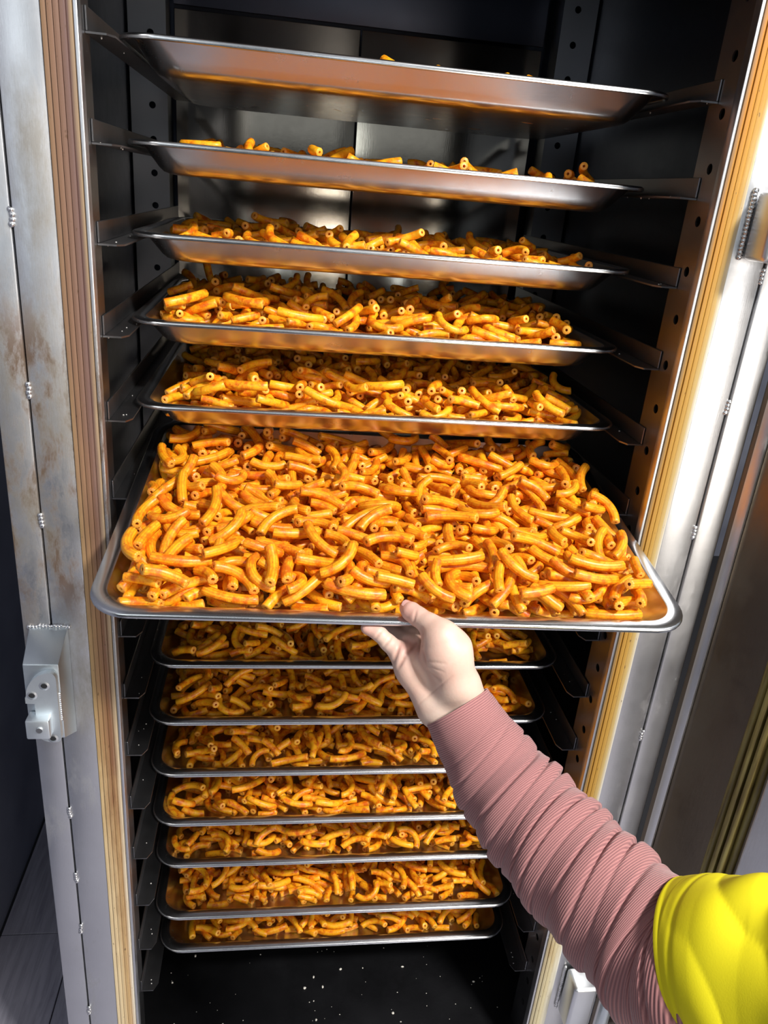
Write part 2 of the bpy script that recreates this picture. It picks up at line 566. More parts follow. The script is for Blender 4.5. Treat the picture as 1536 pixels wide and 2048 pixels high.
def rail_mesh(sgn):
    th = 0.0018
    xw = sgn * (WP - 0.0004)
    xi = sgn * 0.2906
    y1 = 0.622
    bm = bmesh.new()
    out = [(xw, 0.0), (sgn * (0.2906 + 0.006), 0.0), (xi, 0.012), (xi, y1), (xw, y1)]
    lo = [bm.verts.new((x, y, -th)) for x, y in out]
    hi = [bm.verts.new((x, y, 0.0)) for x, y in out]
    bm.faces.new(lo[::-1])
    bm.faces.new(hi)
    for i in range(5):
        j = (i + 1) % 5
        bm.faces.new((lo[i], lo[j], hi[j], hi[i]))
    x2 = xw - sgn * th
    bx(bm, min(xw, x2), max(xw, x2), 0.0, y1, 0.0002, 0.021, 0.0006, 1)
    me = bpy.data.meshes.new('support_rail')
    bmesh.ops.recalc_face_normals(bm, faces=bm.faces)
    bm.to_mesh(me)
    bm.free()
    me.materials.append(M_RAIL)
    return me


for sgn in (-1, 1):
    me = rail_mesh(sgn)
    for z in RAIL_Z:
        o = bpy.data.objects.new('support_rail', me)
        COL.objects.link(o)
        o.location = (0, 0, z)
        C(o)

# front frame, both sides: two sheets with a tack-welded slit, steel lip and the ridged gasket
TACKS = {-1: [-0.258, -0.423, -0.567, -0.98, -1.094, -1.191, -1.361], 1: [-0.258, -0.402, -0.559, -0.8645, -1.06, -1.25]}
for sgn in (-1, 1):
    mf = M_FRAME if sgn < 0 else M_FRAME_R

    def sx(a, b_):
        return (min(sgn * a, sgn * b_), max(sgn * a, sgn * b_))
    x0, x1 = sx(0.3395, 0.3785)
    C(box('frame_sheet', x0, x1, FY, FY + 0.02, ZG + 0.003, ZT, mf, bev=0.0012))
    x0, x1 = sx(0.3802, 0.411)
    C(box('frame_sheet', x0, x1, FY - (0.0 if sgn < 0 else 0.003), FY + 0.02, ZG + 0.003, ZT, mf, bev=0.0016))
    x0, x1 = sx(0.339, 0.408)
    C(box('frame_backing', x0, x1, FY + 0.0205, FY + 0.026, ZG + 0.003, ZT, M_DARK))
    x0, x1 = sx(0.3085, 0.3125)
    C(box('steel_lip', x0, x1, FY - 0.001, FY + 0.012, ZF - 0.02, ZT, mf, bev=0.0012))
    # gasket profile with lengthwise grooves
    prof = []
    a, b_ = 0.3128, 0.3392
    nr = 5
    for i in range(nr):
        w0 = a + (b_ - a) * i / nr
        w1 = a + (b_ - a) * (i + 1) / nr
        gw = 0.00018 if sgn < 0 else 0.00012
        gd = 0.0013 if sgn < 0 else 0.0006
        dz = [0.0014, 0.0030, 0.0034, 0.0030, 0.0016][i]
        prof += [(w0 + gw, FY - dz + gd), (w0 + gw * 1.8, FY - dz), ((w0 + w1) / 2, FY - dz - 0.0007), (w1 - gw * 1.8, FY - dz), (w1 - gw, FY - dz + gd)]
    prof += [(b_, FY + 0.010), (a, FY + 0.010)]
    prof = [(sgn * x, y) for x, y in prof]
    C(extrude_profile('gasket', prof, (ZF - 0.02, ZT), M_GASK_L if sgn < 0 else M_GASK_R, angle=0.9))
    for z in TACKS[sgn]:
        bm = bmesh.new()
        for q in range(4):
            blob(bm, (sgn * 0.3793 + random.uniform(-0.001, 0.001), FY - 0.0006, z + (q - 1.5) * 0.0042), 0.0030, 1, 0.6, 1, 0.12)
        C(bm_obj('tack_weld', bm, M_WELD, angle=2))

# latch keeper block on the left frame
kb = bmesh.new()
pts_f = [(-0.4025, FY), (-0.361, FY)]
V = lambda *p: kb.verts.new(p)
A0, A1 = V(-0.4035, FY - 0.0005, -0.701), V(-0.3610, FY - 0.0005, -0.701)
B0, B1 = V(-0.3985, -0.104, -0.720), V(-0.3605, -0.104, -0.720)
D0, D1 = V(-0.3985, -0.104, -0.820), V(-0.3605, -0.104, -0.820)
E0, E1 = V(-0.4035, FY - 0.0005, -0.850), V(-0.3610, FY - 0.0005, -0.850)
for q in ((A0, A1, B1, B0), (B0, B1, D1, D0), (D0, D1, E1, E0), (A0, B0, D0, E0), (A1, E1, D1, B1), (A0, E0, E1, A1)):
    kb.faces.new(q)
bmesh.ops.bevel(kb, geom=list(kb.edges), offset=0.0012, segments=2, profile=0.5, affect='EDGES')
keeper = C(bm_obj('latch_keeper', kb, M_ZINC))


def kid(o, par):
    """make o a child of par without moving it (all vertices are already in place)"""
    bpy.context.view_layer.update()
    mw = o.matrix_world.copy()
    o.parent = par
    o.matrix_parent_inverse = par.matrix_world.inverted()
    o.matrix_world = mw
    return o


# D-shaped cast plate on the block's front
pl = bmesh.new()
KX = lambda u: -0.3985 + u * 0.038
KZ = lambda w_: -0.7225 - w_ * 0.098
outline = []
for i in range(13):
    a = PI / 2 + (PI / 2) * i / 12
    outline.append((KX(0.80 + 0.72 * math.cos(a)), KZ(0.36 - 0.33 * math.sin(a))))
outline += [(KX(0.05), KZ(0.36)), (KX(0.05), KZ(0.44)), (KX(0.30), KZ(0.445)), (KX(0.30), KZ(0.84)), (KX(0.24), KZ(0.86))]
for i in range(11):
    a = PI + 0.25 + (PI / 2 - 0.25) * i / 10
    outline.append((KX(0.72 + 0.46 * math.cos(a)), KZ(0.84 - 0.15 * math.sin(a))))
for i in range(7):
    a = -PI / 2 + (PI / 2) * i / 6
    outline.append((KX(0.80 + 0.16 * math.cos(a)), KZ(0.92 - 0.07 * math.sin(a))))
for i in range(7):
    a = (PI / 2) * i / 6
    outline.append((KX(0.82 + 0.14 * math.cos(a)), KZ(0.12 - 0.09 * math.sin(a))))
clean = []
for p_ in outline:
    if not clean or (abs(p_[0] - clean[-1][0]) + abs(p_[1] - clean[-1][1])) > 2e-4:
        clean.append(p_)
fr = [pl.verts.new((x, -0.1125, z)) for x, z in clean]
bk = [pl.verts.new((x, -0.1042, z)) for x, z in clean]
n = len(clean)
pl.faces.new(fr)
for i in range(n):
    pl.faces.new((fr[i], fr[(i + 1) % n], bk[(i + 1) % n], bk[i]))
plate = kid(bm_obj('keeper_plate', pl, M_ZINC2, angle=0.5), keeper)
plate['label'] = 'zinc coloured cast strike plate with three screw holes'
st = bmesh.new()
bx(st, KX(0.06), KX(0.74), -0.1235, -0.1045, KZ(0.86), KZ(0.60), 0.0022)
kid(bm_obj('strike_block', st, M_ZINC2), keeper)
pn = bmesh.new()
bmesh.ops.create_cone(pn, cap_ends=True, segments=20, radius1=0.0034, radius2=0.0034, depth=0.002, matrix=Matrix.Translation((KX(0.46), -0.1243, KZ(0.72))) @ Matrix.Rotation(PI / 2, 4, 'X'))
kid(bm_obj('pin', pn, M_WELD), keeper)
for u, w_ in ((0.62, 0.20), (0.25, 0.33), (0.72, 0.935)):
    rb = bmesh.new()
    bmesh.ops.create_cone(rb, cap_ends=False, segments=24, radius1=0.0036, radius2=0.0058, depth=0.0008, matrix=Matrix.Translation((KX(u), -0.1129, KZ(w_))) @ Matrix.Rotation(-PI / 2, 4, 'X'))
    kid(bm_obj('countersunk_hole', rb, M_LIGHTSTEEL), keeper)
    rb = bmesh.new()
    bmesh.ops.create_circle(rb, cap_ends=True, segments=20, radius=0.0035, matrix=Matrix.Translation((KX(u), -0.1132, KZ(w_) + 0.0008)) @ Matrix.Rotation(PI / 2, 4, 'X'))
    kid(bm_obj('screw_hole_shade', rb, M_DARK), keeper)  # flat dark disc stands in for shade in the uncut screw hole
wb_ = bmesh.new()
for q in range(13):
    blob(wb_, (-0.4035 + q * 0.0036, FY - 0.001, -0.7005 + random.uniform(-0.001, 0.001)), 0.0030, 1.1, 0.7, 1, 0.15)
for q in range(14):
    blob(wb_, (KX(0.97), -0.1055, KZ(0.36) - q * 0.0027), 0.0020, 0.8, 0.6, 1, 0.1)
kid(bm_obj('weld_seam', wb_, M_WELD, angle=2), keeper)

# hinges on the right frame
for zt, zb, x0, x1 in ((-0.175, -0.243, 0.349, 0.402), (-1.318, -1.415, 0.353, 0.392)):
    hb = bmesh.new()
    bx(hb, x0, x1, -0.098, FY - 0.0032, zb, zt, 0.006, 3)
    hg = C(bm_obj('hinge', hb, M_LIGHTSTEEL))
    hw = bmesh.new()
    nq = int((zt - zb) / 0.004)
    for q in range(nq):
        blob(hw, (x0 - 0.0015, FY - 0.002, zb + 0.003 + q * 0.004), 0.0034, 0.9, 0.7, 1, 0.15)
    kid(bm_obj('weld_seam', hw, M_WELD, angle=2), hg)
    kb = bmesh.new()
    bmesh.ops.create_cone(kb, cap_ends=True, segments=24, radius1=0.009, radius2=0.009, depth=zt - zb + 0.02, matrix=Matrix.Translation((0.418, -0.088, (zt + zb) / 2)))
    kid(bm_obj('knuckle', kb, M_ZINC), hg)

# open door at the right, swung out towards the viewer
DX = 0.414
door = C(box('door', DX, DX + 0.075, -0.78, FY - 0.006, ZG + 0.06, 0.22, M_DOOR, bev=0.003))
prof = []
ya, yb = -0.192, -0.152
for i in range(4):
    w0 = ya + (yb - ya) * i / 4
    w1 = ya + (yb - ya) * (i + 1) / 4
    dz = [0.004, 0.010, 0.009, 0.004][i]
    prof += [(DX - 0.0005, w0 + 0.0005), (DX - dz, w0 + 0.002), (DX - dz - 0.001, (w0 + w1) / 2), (DX - dz, w1 - 0.002)]
prof += [(DX - 0.0005, yb), (DX + 0.004, yb), (DX + 0.004, ya)]
kid(extrude_profile('door_gasket', prof, (ZG + 0.11, 0.17), M_GASK_D, angle=0.9), door)
dp = kid(box('door_panel', DX - 0.012, DX - 0.0008, -0.76, ya - 0.004, ZG + 0.13, 0.15, M_LIGHTSTEEL, bev=0.003), door)
dp['label'] = 'pale raised inner panel of the door'
eb = bmesh.new()
bx(eb, DX - 0.006, DX - 0.0006, -0.082, -0.070, ZG + 0.06, 0.22, 0.001)
kid(bm_obj('edge_trim', eb, M_FRAME_R), door)

hinge_p = Vector((DX, FY - 0.006, 0))
door.matrix_basis = Matrix.Translation(hinge_p) @ Matrix.Rotation(math.radians(33), 4, 'Z') @ Matrix.Translation(-hinge_p)

# small glassy drips hanging from the rails
db = bmesh.new()
for z in RAIL_Z:
    for sgn in (-1, 1):
        for q in range(random.randint(2, 4)):
            blob(db, (sgn * random.uniform(0.293, 0.311), random.uniform(0.002, 0.16), z - 0.0022), random.uniform(0.0005, 0.0014), 1, 1, 1.5, 0, 1)
            blob(db, (sgn * random.uniform(0.293, 0.311), random.uniform(0.002, 0.16), z + 0.0004), random.uniform(0.0004, 0.0011), 1.2, 1.2, 0.5, 0, 1)
dr = C(bm_obj('grease_drips', db, M_DRIP, angle=2))
dr['kind'] = 'stuff'

# crumbs on the cabinet floor
cb = bmesh.new()
for q in range(110):
    x, y = random.uniform(-0.33, 0.30), random.uniform(0.0, 0.32)
    r = random.choice((0.0006, 0.0006, 0.0008, 0.0009, 0.0012, 0.0026))
    blob(cb, (x, y, ZF + r * 0.45), r, random.uniform(0.7, 1.6), random.uniform(0.7, 1.3), 0.6, 0.2, 1)
tag(bm_obj('crumbs', cb, M_CRUMB, angle=2), 'pale crumbs scattered over the dark floor of the cabinet', 'crumbs', kind='stuff')

# ------------------------------------------------------------------ trays
TW, TD, RIM, TH = 0.30, 0.43, 0.0145, 0.031


def rrect(hw, y0, y1, r, n=8):
    pts = []
    for cx, cy, a0 in ((hw - r, y0 + r, -PI / 2), (hw - r, y1 - r, 0), (-hw + r, y1 - r, PI / 2), (-hw + r, y0 + r, PI)):
        for i in range(n + 1):
            a = a0 + (PI / 2) * i / n
            pts.append((cx + r * math.cos(a), cy + r * math.sin(a)))
    return pts


def tray_mesh(rim):
    loops = []

    def L(inset, z, r, hw_extra=0):
        loops.append([(x, y, z) for x, y in rrect(TW - inset, inset, TD - inset, r)])
    t_ = 0.0016
    L(0.0025, -0.0056, 0.040)      # underside of the rolled edge
    L(0.0004, -0.0050, 0.041)
    L(0.0, -0.0030, 0.041)
    L(0.0004, -0.0012, 0.041)
    L(0.0018, 0.0, 0.040)
    L(RIM - 0.002, 0.0, 0.031)
    L(RIM + 0.0005, -0.0008, 0.030)
    L(RIM + 0.002, -0.0032, 0.030)
    L(RIM + 0.012, -0.0175, 0.034)
    L(RIM + 0.0165, -0.0240, 0.036)
    L(RIM + 0.0205, -0.0282, 0.036)
    L(RIM + 0.026, -0.0300, 0.036)
    L(RIM + 0.034, -TH + 0.0005, 0.034)
    inner_end = len(loops) - 1
    # underside, going back out
    L(RIM + 0.034, -TH - t_, 0.034)
    L(RIM + 0.0255, -0.0300 - t_, 0.036)
    L(RIM + 0.0195, -0.0285 - t_ * 0.7, 0.036)
    L(RIM + 0.0150, -0.0245 - t_ * 0.5, 0.036)
    L(RIM + 0.0105, -0.0180 - t_ * 0.3, 0.034)
    L(RIM + 0.0008, -0.0040, 0.030)
    L(RIM - 0.002, -0.0018, 0.031)
    L(0.0045, -0.0018, 0.040)
    L(0.0030, -0.0034, 0.040)
    n = len(loops[0])
    v = [p for l in loops for p in l]
    f = []
    for k in range(len(loops)):
        if k == inner_end or (k in (0, 1, 2, 3, 4, 5, 18, 19, 20, 21)) != rim:
            continue
        k2 = (k + 1) % len(loops)
        for i in range(n):
            j = (i + 1) % n
            f.append((k * n + i, k * n + j, k2 * n + j, k2 * n + i))
    if not rim:
        f.append([inner_end * n + i for i in range(n)])
        f.append([(inner_end + 1) * n + i for i in range(n)][::-1])
    me = bpy.data.meshes.new('rim' if rim else 'baking_tray')
    me.from_pydata(v, [], f)
    me.materials.append(M_TRAY)
    me.polygons.foreach_set('use_smooth', np.ones(len(me.polygons), bool))
    me.update()
    bm = bmesh.new()
    bm.from_mesh(me)
    bmesh.ops.delete(bm, geom=[q for q in bm.verts if not q.link_faces], context='VERTS')
    bmesh.ops.recalc_face_normals(bm, faces=bm.faces)
    bm.to_mesh(me)
    bm.free()
    me.set_sharp_from_angle(angle=0.9)
    return me


TRAY, TRIM = tray_mesh(False), tray_mesh(True)
ORD = {1: 'topmost', 2: 'second', 3: 'third', 4: 'fourth', 5: 'fifth'}
DEP = {1: 0.049, 2: 0.069, 3: 0.066, 4: 0.0545, 5: 0.034, 9: 0.060, 10: 0.0545, 11: 0.0545, 12: 0.053, 13: 0.061, 14: 0.044, 15: 0.058}
DXO = {1: -0.002, 2: -0.001, 3: 0.0, 4: -0.002, 5: 0.003, 9: 0.002, 10: -0.002, 11: -0.002, 12: -0.002, 13: -0.001, 14: -0.002, 15: 0.0}
TLAB = {
    1: 'topmost steel tray, its underside showing, only a few macaroni tips above the rim',
    2: 'second steel tray from the top, level with the eye, single row of macaroni showing',
    3: 'third steel tray from the top, low brown heap of macaroni behind its lip',
    4: 'fourth steel tray from the top, bright yellow macaroni heaped at its front edge',
    5: 'fifth steel tray from the top, just above the tray that is pulled out',
    6: 'large steel tray pulled out of the cabinet and held by the hand',
    9: 'steel tray directly below the pulled-out tray, partly behind the fingers',
    10: 'steel tray second below the pulled-out tray, beside the wrist',
    11: 'steel tray third below the pulled-out tray, beside the mauve cuff',
    12: 'steel tray fourth below the pulled-out tray, behind the mauve forearm',
    13: 'steel tray third from the bottom, its right end hidden by the sleeve',
    14: 'steel tray second from the bottom of the cabinet, whole front lip visible',
    15: 'lowest steel tray, above the empty dark cabinet floor with crumbs'}
HLAB = {
    1: 'macaroni in the topmost tray, only tips above its rim',
    2: 'macaroni in the second tray from the top, a thin row above its lip',
    3: 'brown shaded macaroni heap in the third tray from the top',
    4: 'macaroni heap in the fourth tray from the top, yellow along the front',
    5: 'macaroni heap in the fifth tray, just above the pulled-out tray',
    6: 'macaroni lying underneath the top layer in the pulled-out tray',
    9: 'dark macaroni heap in the tray directly below the pulled-out tray',
    10: 'macaroni heap in the tray second below the pulled-out tray',
    11: 'macaroni heap in the tray third below the pulled-out tray',
    12: 'macaroni heap in the tray fourth below the pulled-out tray',
    13: 'macaroni heap in the tray third from the bottom',
    14: 'glowing orange macaroni heap in the tray second from the bottom',
    15: 'macaroni heap in the lowest tray above the dark floor'}

yw, ptl, rl = -0.0167, 0.1459, -0.0098
ex = np.array([math.cos(yw), math.sin(yw), math.sin(rl)])
ex /= np.linalg.norm(ex)
ey = np.array([-math.sin(yw), math.cos(yw), math.sin(ptl)])
ey -= ex * (ey @ ex)
ey /= np.linalg.norm(ey)
ez = np.cross(ex, ey)
TO = np.array([-0.0011, -0.2251, -0.5877])
MATS = {6: Matrix([[ex[i], ey[i], ez[i], TO[i]] for i in range(3)] + [[0, 0, 0, 1]])}
for k in DEP:
    MATS[k] = Matrix.Translation((DXO[k], DEP[k], -k * PITCHZ + ZO + (0.002 if k == 1 else 0)))
for k in sorted(MATS):
    o = bpy.data.objects.new('baking_tray', TRAY)
    COL.objects.link(o)
    o.matrix_world = MATS[k]
    tag(o, TLAB[k], 'tray', 'steel trays of the drying cabinet')
    c_ = bpy.data.objects.new('rim', TRIM)
    COL.objects.link(c_)
    c_.parent = o


# ------------------------------------------------------------------ macaroni
def arc_line(L, ang, n):
    """centre line of a bent tube, chord along u, bulge along v, centred"""
    s_ = np.linspace(-0.5, 0.5, n)
    if ang < 0.02:
        return np.stack([s_ * L, 0 * s_], 1), np.zeros(n)
    R = L / ang
    th = s_ * ang
    u = R * np.sin(th)
    v = R * (np.cos(th) - 1)
    return np.stack([u, v - v.mean()], 1), -th


def tube(L, ang, r, nseg, nring, ridged):
    cl, th = arc_line(L, ang, nseg + 1)
    a = np.arange(nring) * 2 * PI / nring
    rr = np.full(nring, r)
    if ridged:
        rr = r * (1 + 0.042 * np.where(np.arange(nring) % 2 == 0, 1, -1))
    V_, F_ = [], []
    ringc = []

    def ring(i, rad, shift=0.0):
        tx, ty = math.cos(th[i]), math.sin(th[i])
        c = cl[i] + shift * np.array([tx, ty])
        base = len(V_)
        nx, ny = -ty, tx
        for k in range(nring):
            q = rad[k] if hasattr(rad, '__len__') else rad
            V_.append((c[0] + nx * q * math.cos(a[k]), c[1] + ny * q * math.cos(a[k]), q * math.sin(a[k])))
        return base
    hole = r * 0.33
    seq = [ring(0, hole * 0.9, L * 0.22 / max(1, 1)), ring(0, hole), ring(0, rr * 0.90)]
    seq += [ring(i, rr, (r * 0.12 if i == 0 else (-r * 0.12 if i == nseg else 0))) for i in range(nseg + 1)]
    seq += [ring(nseg, rr * 0.90), ring(nseg, hole), ring(nseg, hole * 0.9, -L * 0.22)]
    for b0, b1 in zip(seq[:-1], seq[1:]):
        for k in range(nring):
            j = (k + 1) % nring
            F_.append((b0 + k, b0 + j, b1 + j, b1 + k))
    F_.append(tuple(seq[0] + k for k in range(nring))[::-1])
    F_.append(tuple(seq[-1] + k for k in range(nring)))
    cut = np.zeros(len(V_), np.float32)
    cut[nring:3 * nring] = 1
    cut[-3 * nring:-nring] = 1
    return np.array(V_), F_, cut


KINDS = []
for i in range(14):
    ang = [0.35, 0.7, 0.9, 1.0, 1.2, 0.8, 0.3, 1.4, 1.7, 2.6, 0.75, 0.5, 2.0, 1.1][i]
    L = [0.040, 0.050, 0.056, 0.045, 0.051, 0.034, 0.027, 0.051, 0.052, 0.055, 0.058, 0.036, 0.046, 0.042][i]
    r = [0.0052, 0.0054, 0.0053, 0.0056, 0.0051, 0.0054, 0.0050, 0.0054, 0.0052, 0.0052, 0.0055, 0.0053, 0.0051, 0.0053][i]
    KINDS.append((L, ang, r))
SAMP = []
for L, ang, r in KINDS:
    cl, _ = arc_line(L, ang, 7)
    SAMP.append(cl)
CELL = 0.0025
GX, GY = int(2 * TW / CELL) + 1, int(TD / CELL) + 1
gx = -TW + CELL * np.arange(GX)
gy = CELL * np.arange(GY)


def tray_height():
    X, Y = np.meshgrid(gx, gy, indexing='ij')
    d = np.minimum(np.minimum(TW - np.abs(X), Y), TD - Y)
    return np.where(d > RIM + 0.030, -TH, np.where(d > RIM + 0.007, -TH + (RIM + 0.030 - d) * 0.95, 0.5))


FOOT = [(i, j, math.hypot(i, j) * CELL) for i in range(-2, 3) for j in range(-2, 3) if math.hypot(i, j) * CELL <= 0.0053]


def fill(count, region, seed, cands=6, target=None, level=None):
    """drop pieces one by one onto a height field; region(x,y) -> allowed centre; returns (kind, roll, tilt, yaw, x, y, z)"""
    rg = np.random.default_rng(seed)
    H = tray_height()
    own = -np.ones(H.shape, int)
    out = []
    (xa, xb), (ya, yb) = region
    mx = np.ix_((gx > xa + 0.02) & (gx < xb - 0.02), (gy > ya + 0.02) & (gy < yb - 0.02))
    for n_ in range(count):
        if level is not None and n_ % 20 == 0 and H[mx].mean() > level:
            break
        k = int(rg.integers(len(KINDS)))
        L, ang, r = KINDS[k]
        S = SAMP[k]
        best = None
        for c_ in range(cands):
            x0, y0, yaw_ = rg.uniform(xa, xb), rg.uniform(ya, yb), rg.uniform(0, 2 * PI)
            roll = rg.normal(0, 0.28) + (PI if rg.random() < 0.5 else 0)
            u, v, w = S[:, 0], S[:, 1] * math.cos(roll), S[:, 1] * math.sin(roll)
            cx, sx_ = math.cos(yaw_), math.sin(yaw_)
            px, py = x0 + u * cx - v * sx_, y0 + u * sx_ + v * cx
            ix, iy = np.rint((px + TW) / CELL).astype(int), np.rint(py / CELL).astype(int)
            if ix.min() < 3 or iy.min() < 3 or ix.max() > GX - 4 or iy.max() > GY - 4:
                continue
            hh = np.maximum.reduce([H[ix, iy], H[ix + 1, iy] - 0.001, H[ix - 1, iy] - 0.001, H[ix, iy + 1] - 0.001, H[ix, iy - 1] - 0.001]) + r - w
            if hh.max() > 0.2:
                continue
            bsl = np.polyfit(u, hh, 1)[0]
            bsl = float(np.clip(bsl + rg.normal(0, 0.04), -0.40, 0.40))
            a_ = float((hh - bsl * u).max()) - 0.0016
            tgt = 0.0
            if target is not None:
                tgt = target(x0, y0)
            score = a_ - tgt + rg.normal(0, 0.0015)
            if best is None or score < best[0]:
                best = (score, k, roll, bsl, yaw_, x0, y0, a_, ix, iy, w, u, r)
        if best is None:
            continue
        _, k, roll, bsl, yaw_, x0, y0, a_, ix, iy, w, u, r = best
        zz = a_ + bsl * u + w
        for q in range(len(u)):
            for di, dj, dd in FOOT:
                zt = zz[q] + math.sqrt(max(r * r - dd * dd, 0.0))
                i_, j_ = ix[q] + di, iy[q] + dj
                if zt > H[i_, j_]:
                    H[i_, j_] = zt
                    own[i_, j_] = n_
        out.append((k, roll, math.atan(bsl), yaw_, x0, y0, a_))
    return out, own, H


def piece_matrix(p):
    k, roll, tilt, yaw_, x, y, z = p
    return Matrix.Translation((x, y, z)) @ Matrix.Rotation(yaw_, 4, 'Z') @ Matrix.Rotation(-tilt, 4, 'Y') @ Matrix.Rotation(roll, 4, 'X')


LOW = [tube(L, ang, r, max(4, int(4 + ang * 3)), 10, False) for L, ang, r in KINDS]


def heap(name, pieces, base_m, label):
    VV, FF, TT, CC = [], [], [], []
    rg = np.random.default_rng(len(pieces))
    off = 0
    for p in pieces:
        v, f, cu = LOW[p[0]]
        M = np.array(piece_matrix(p))
        s_ = rg.uniform(0.92, 1.06)
        VV.append((v * s_) @ M[:3, :3].T + M[:3, 3])
        FF.extend([tuple(i + off for i in q) for q in f])
        CC.append(cu)
        TT.append(np.full(len(v), rg.random()))
        off += len(v)
    me = bpy.data.meshes.new(name)
    me.from_pydata(np.concatenate(VV).tolist(), [], FF)
    at_ = me.attributes.new('tone', 'FLOAT', 'POINT')
    at_.data.foreach_set('value', np.concatenate(TT).astype(np.float32))
    me.attributes.new('cut', 'FLOAT', 'POINT').data.foreach_set('value', np.concatenate(CC))
    me.materials.append(M_PASTA)
    me.polygons.foreach_set('use_smooth', np.ones(len(me.polygons), bool))
    me.update()
    me.set_sharp_from_angle(angle=1.0)
    o = bpy.data.objects.new(name, me)
    COL.objects.link(o)
    o.matrix_world = base_m
    tag(o, label, 'macaroni', 'macaroni heaps on the trays', 'stuff')
    return o


# the pulled-out tray: 300 pieces that show largest are single objects
REG6 = ((-0.274, 0.268), (0.020, 0.366))
pcs, own, Hm = fill(960, REG6, 5, 8)
print('mean height', Hm[60:-60, 30:-40].mean(), len(pcs))
cnt = np.bincount(own[own >= 0], minlength=len(pcs)).astype(float)
# weight by nearness to the viewer
for i, p in enumerate(pcs):
    P_ = MATS[6] @ Vector((p[4], p[5], p[6]))
    d = (np.array(P_) - CAM) @ AF
    cnt[i] /= d * d
order = np.argsort(-cnt)
single = set(order[:300].tolist())
HI = []
for L, ang, r in KINDS:
    v, f, cu = tube(L, ang, r, max(8, int(7 + ang * 5)), 22, True)
    me = bpy.data.meshes.new('macaroni')
    me.from_pydata(v.tolist(), [], f)
    gr = np.where(np.arange(len(v)) % 22 % 2 == 1, 1.0, 0.0).astype(np.float32)
    me.attributes.new('cut', 'FLOAT', 'POINT').data.foreach_set('value', cu)
    me.attributes.new('groove', 'FLOAT', 'POINT').data.foreach_set('value', gr)
    me.materials.append(M_PASTA)
    me.polygons.foreach_set('use_smooth', np.ones(len(me.polygons), bool))
    me.update()
    me.set_sharp_from_angle(angle=1.0)
    HI.append(me)
for i in sorted(single):
    p = pcs[i]
    o = bpy.data.objects.new('macaroni', HI[p[0]])
    COL.objects.link(o)
    o.matrix_world = MATS[6] @ piece_matrix(p) @ Matrix.Scale(random.uniform(0.93, 1.06), 4)
    L_, an_, r_ = KINDS[p[0]]
    shape = 'hooked' if an_ > 1.55 else ('long curved' if L_ > 0.0475 else ('short stubby' if L_ < 0.037 else 'gently bent'))
    row = ['at the front lip', 'just behind front lip', 'mid-tray', 'behind the middle', 'at the shaded back'][min(4, int(p[5] / 0.075))]
    colm = ['far left', 'left of centre', 'centre', 'right of centre', 'far right'][max(0, min(4, int((p[4] + 0.27) / 0.108)))]
    ya_ = abs(math.cos(p[3]))
    lie = 'crosswise' if ya_ > 0.87 else ('lengthwise' if ya_ < 0.5 else 'slantwise')
    tag(o, '%s orange macaroni lying %s, %s %s, pulled-out tray' % (shape, lie, colm, row), 'macaroni', 'macaroni pieces on top in the pulled-out tray')
heap('macaroni_heap', [p for i, p in enumerate(pcs) if i not in single], MATS[6], HLAB[6])

# the other trays
SPEC = {1: (-0.0125, ((-0.24, 0.25), (0.06, 0.37))), 2: (-0.0130, ((-0.255, 0.25), (0.03, 0.36))), 3: (-0.012, ((-0.262, 0.262), (0.03, 0.35))),
        4: (-0.001, ((-0.268, 0.262), (0.026, 0.34))), 5: (0.001, ((-0.258, 0.262), (0.028, 0.36))),
        9: (-0.004, ((-0.270, 0.260), (0.030, 0.37))), 10: (-0.003, ((-0.268, 0.268), (0.028, 0.37))), 11: (-0.005, ((-0.268, 0.266), (0.030, 0.37))),
        12: (-0.003, ((-0.270, 0.266), (0.028, 0.37))), 13: (-0.004, ((-0.268, 0.266), (0.030, 0.37))), 14: (-0.004, ((-0.262, 0.262), (0.032, 0.36))),
        15: (-0.004, ((-0.255, 0.256), (0.034, 0.36)))}
for k, (lev, reg) in SPEC.items():
    pc, ow, hm = fill(1300, reg, 100 + k, 3, level=lev)
    print('tray', k, len(pc))
    if k >= 9:                       # pieces buried under others are never seen
        vis = np.bincount(ow[ow >= 0], minlength=len(pc))
        pc = [p for i, p in enumerate(pc) if i < len(vis) and vis[i] > 2]
    if k == 4:                       # one long piece leans upright at the back, as in the photograph
        pc.append((10, 0.3, 1.15, 2.2, -0.235, 0.30, 0.030))
    heap('macaroni_heap', pc, MATS[k], HLAB[k])


# ------------------------------------------------------------------ the person's arm
def spline(pts, n):
    pts = np.array(pts, float)
    P_ = np.vstack([2 * pts[0] - pts[1], pts, 2 * pts[-1] - pts[-2]])
    out = []
    m_ = len(pts) - 1
    for s_ in np.linspace(0, m_, n):
        i = min(int(s_), m_ - 1)
        t_ = s_ - i
        p0, p1, p2, p3 = P_[i:i + 4]
        out.append(0.5 * ((2 * p1) + (-p0 + p2) * t_ + (2 * p0 - 5 * p1 + 4 * p2 - p3) * t_ ** 2 + (-p0 + 3 * p1 - 3 * p2 + p3) * t_ ** 3))
    return np.array(out)


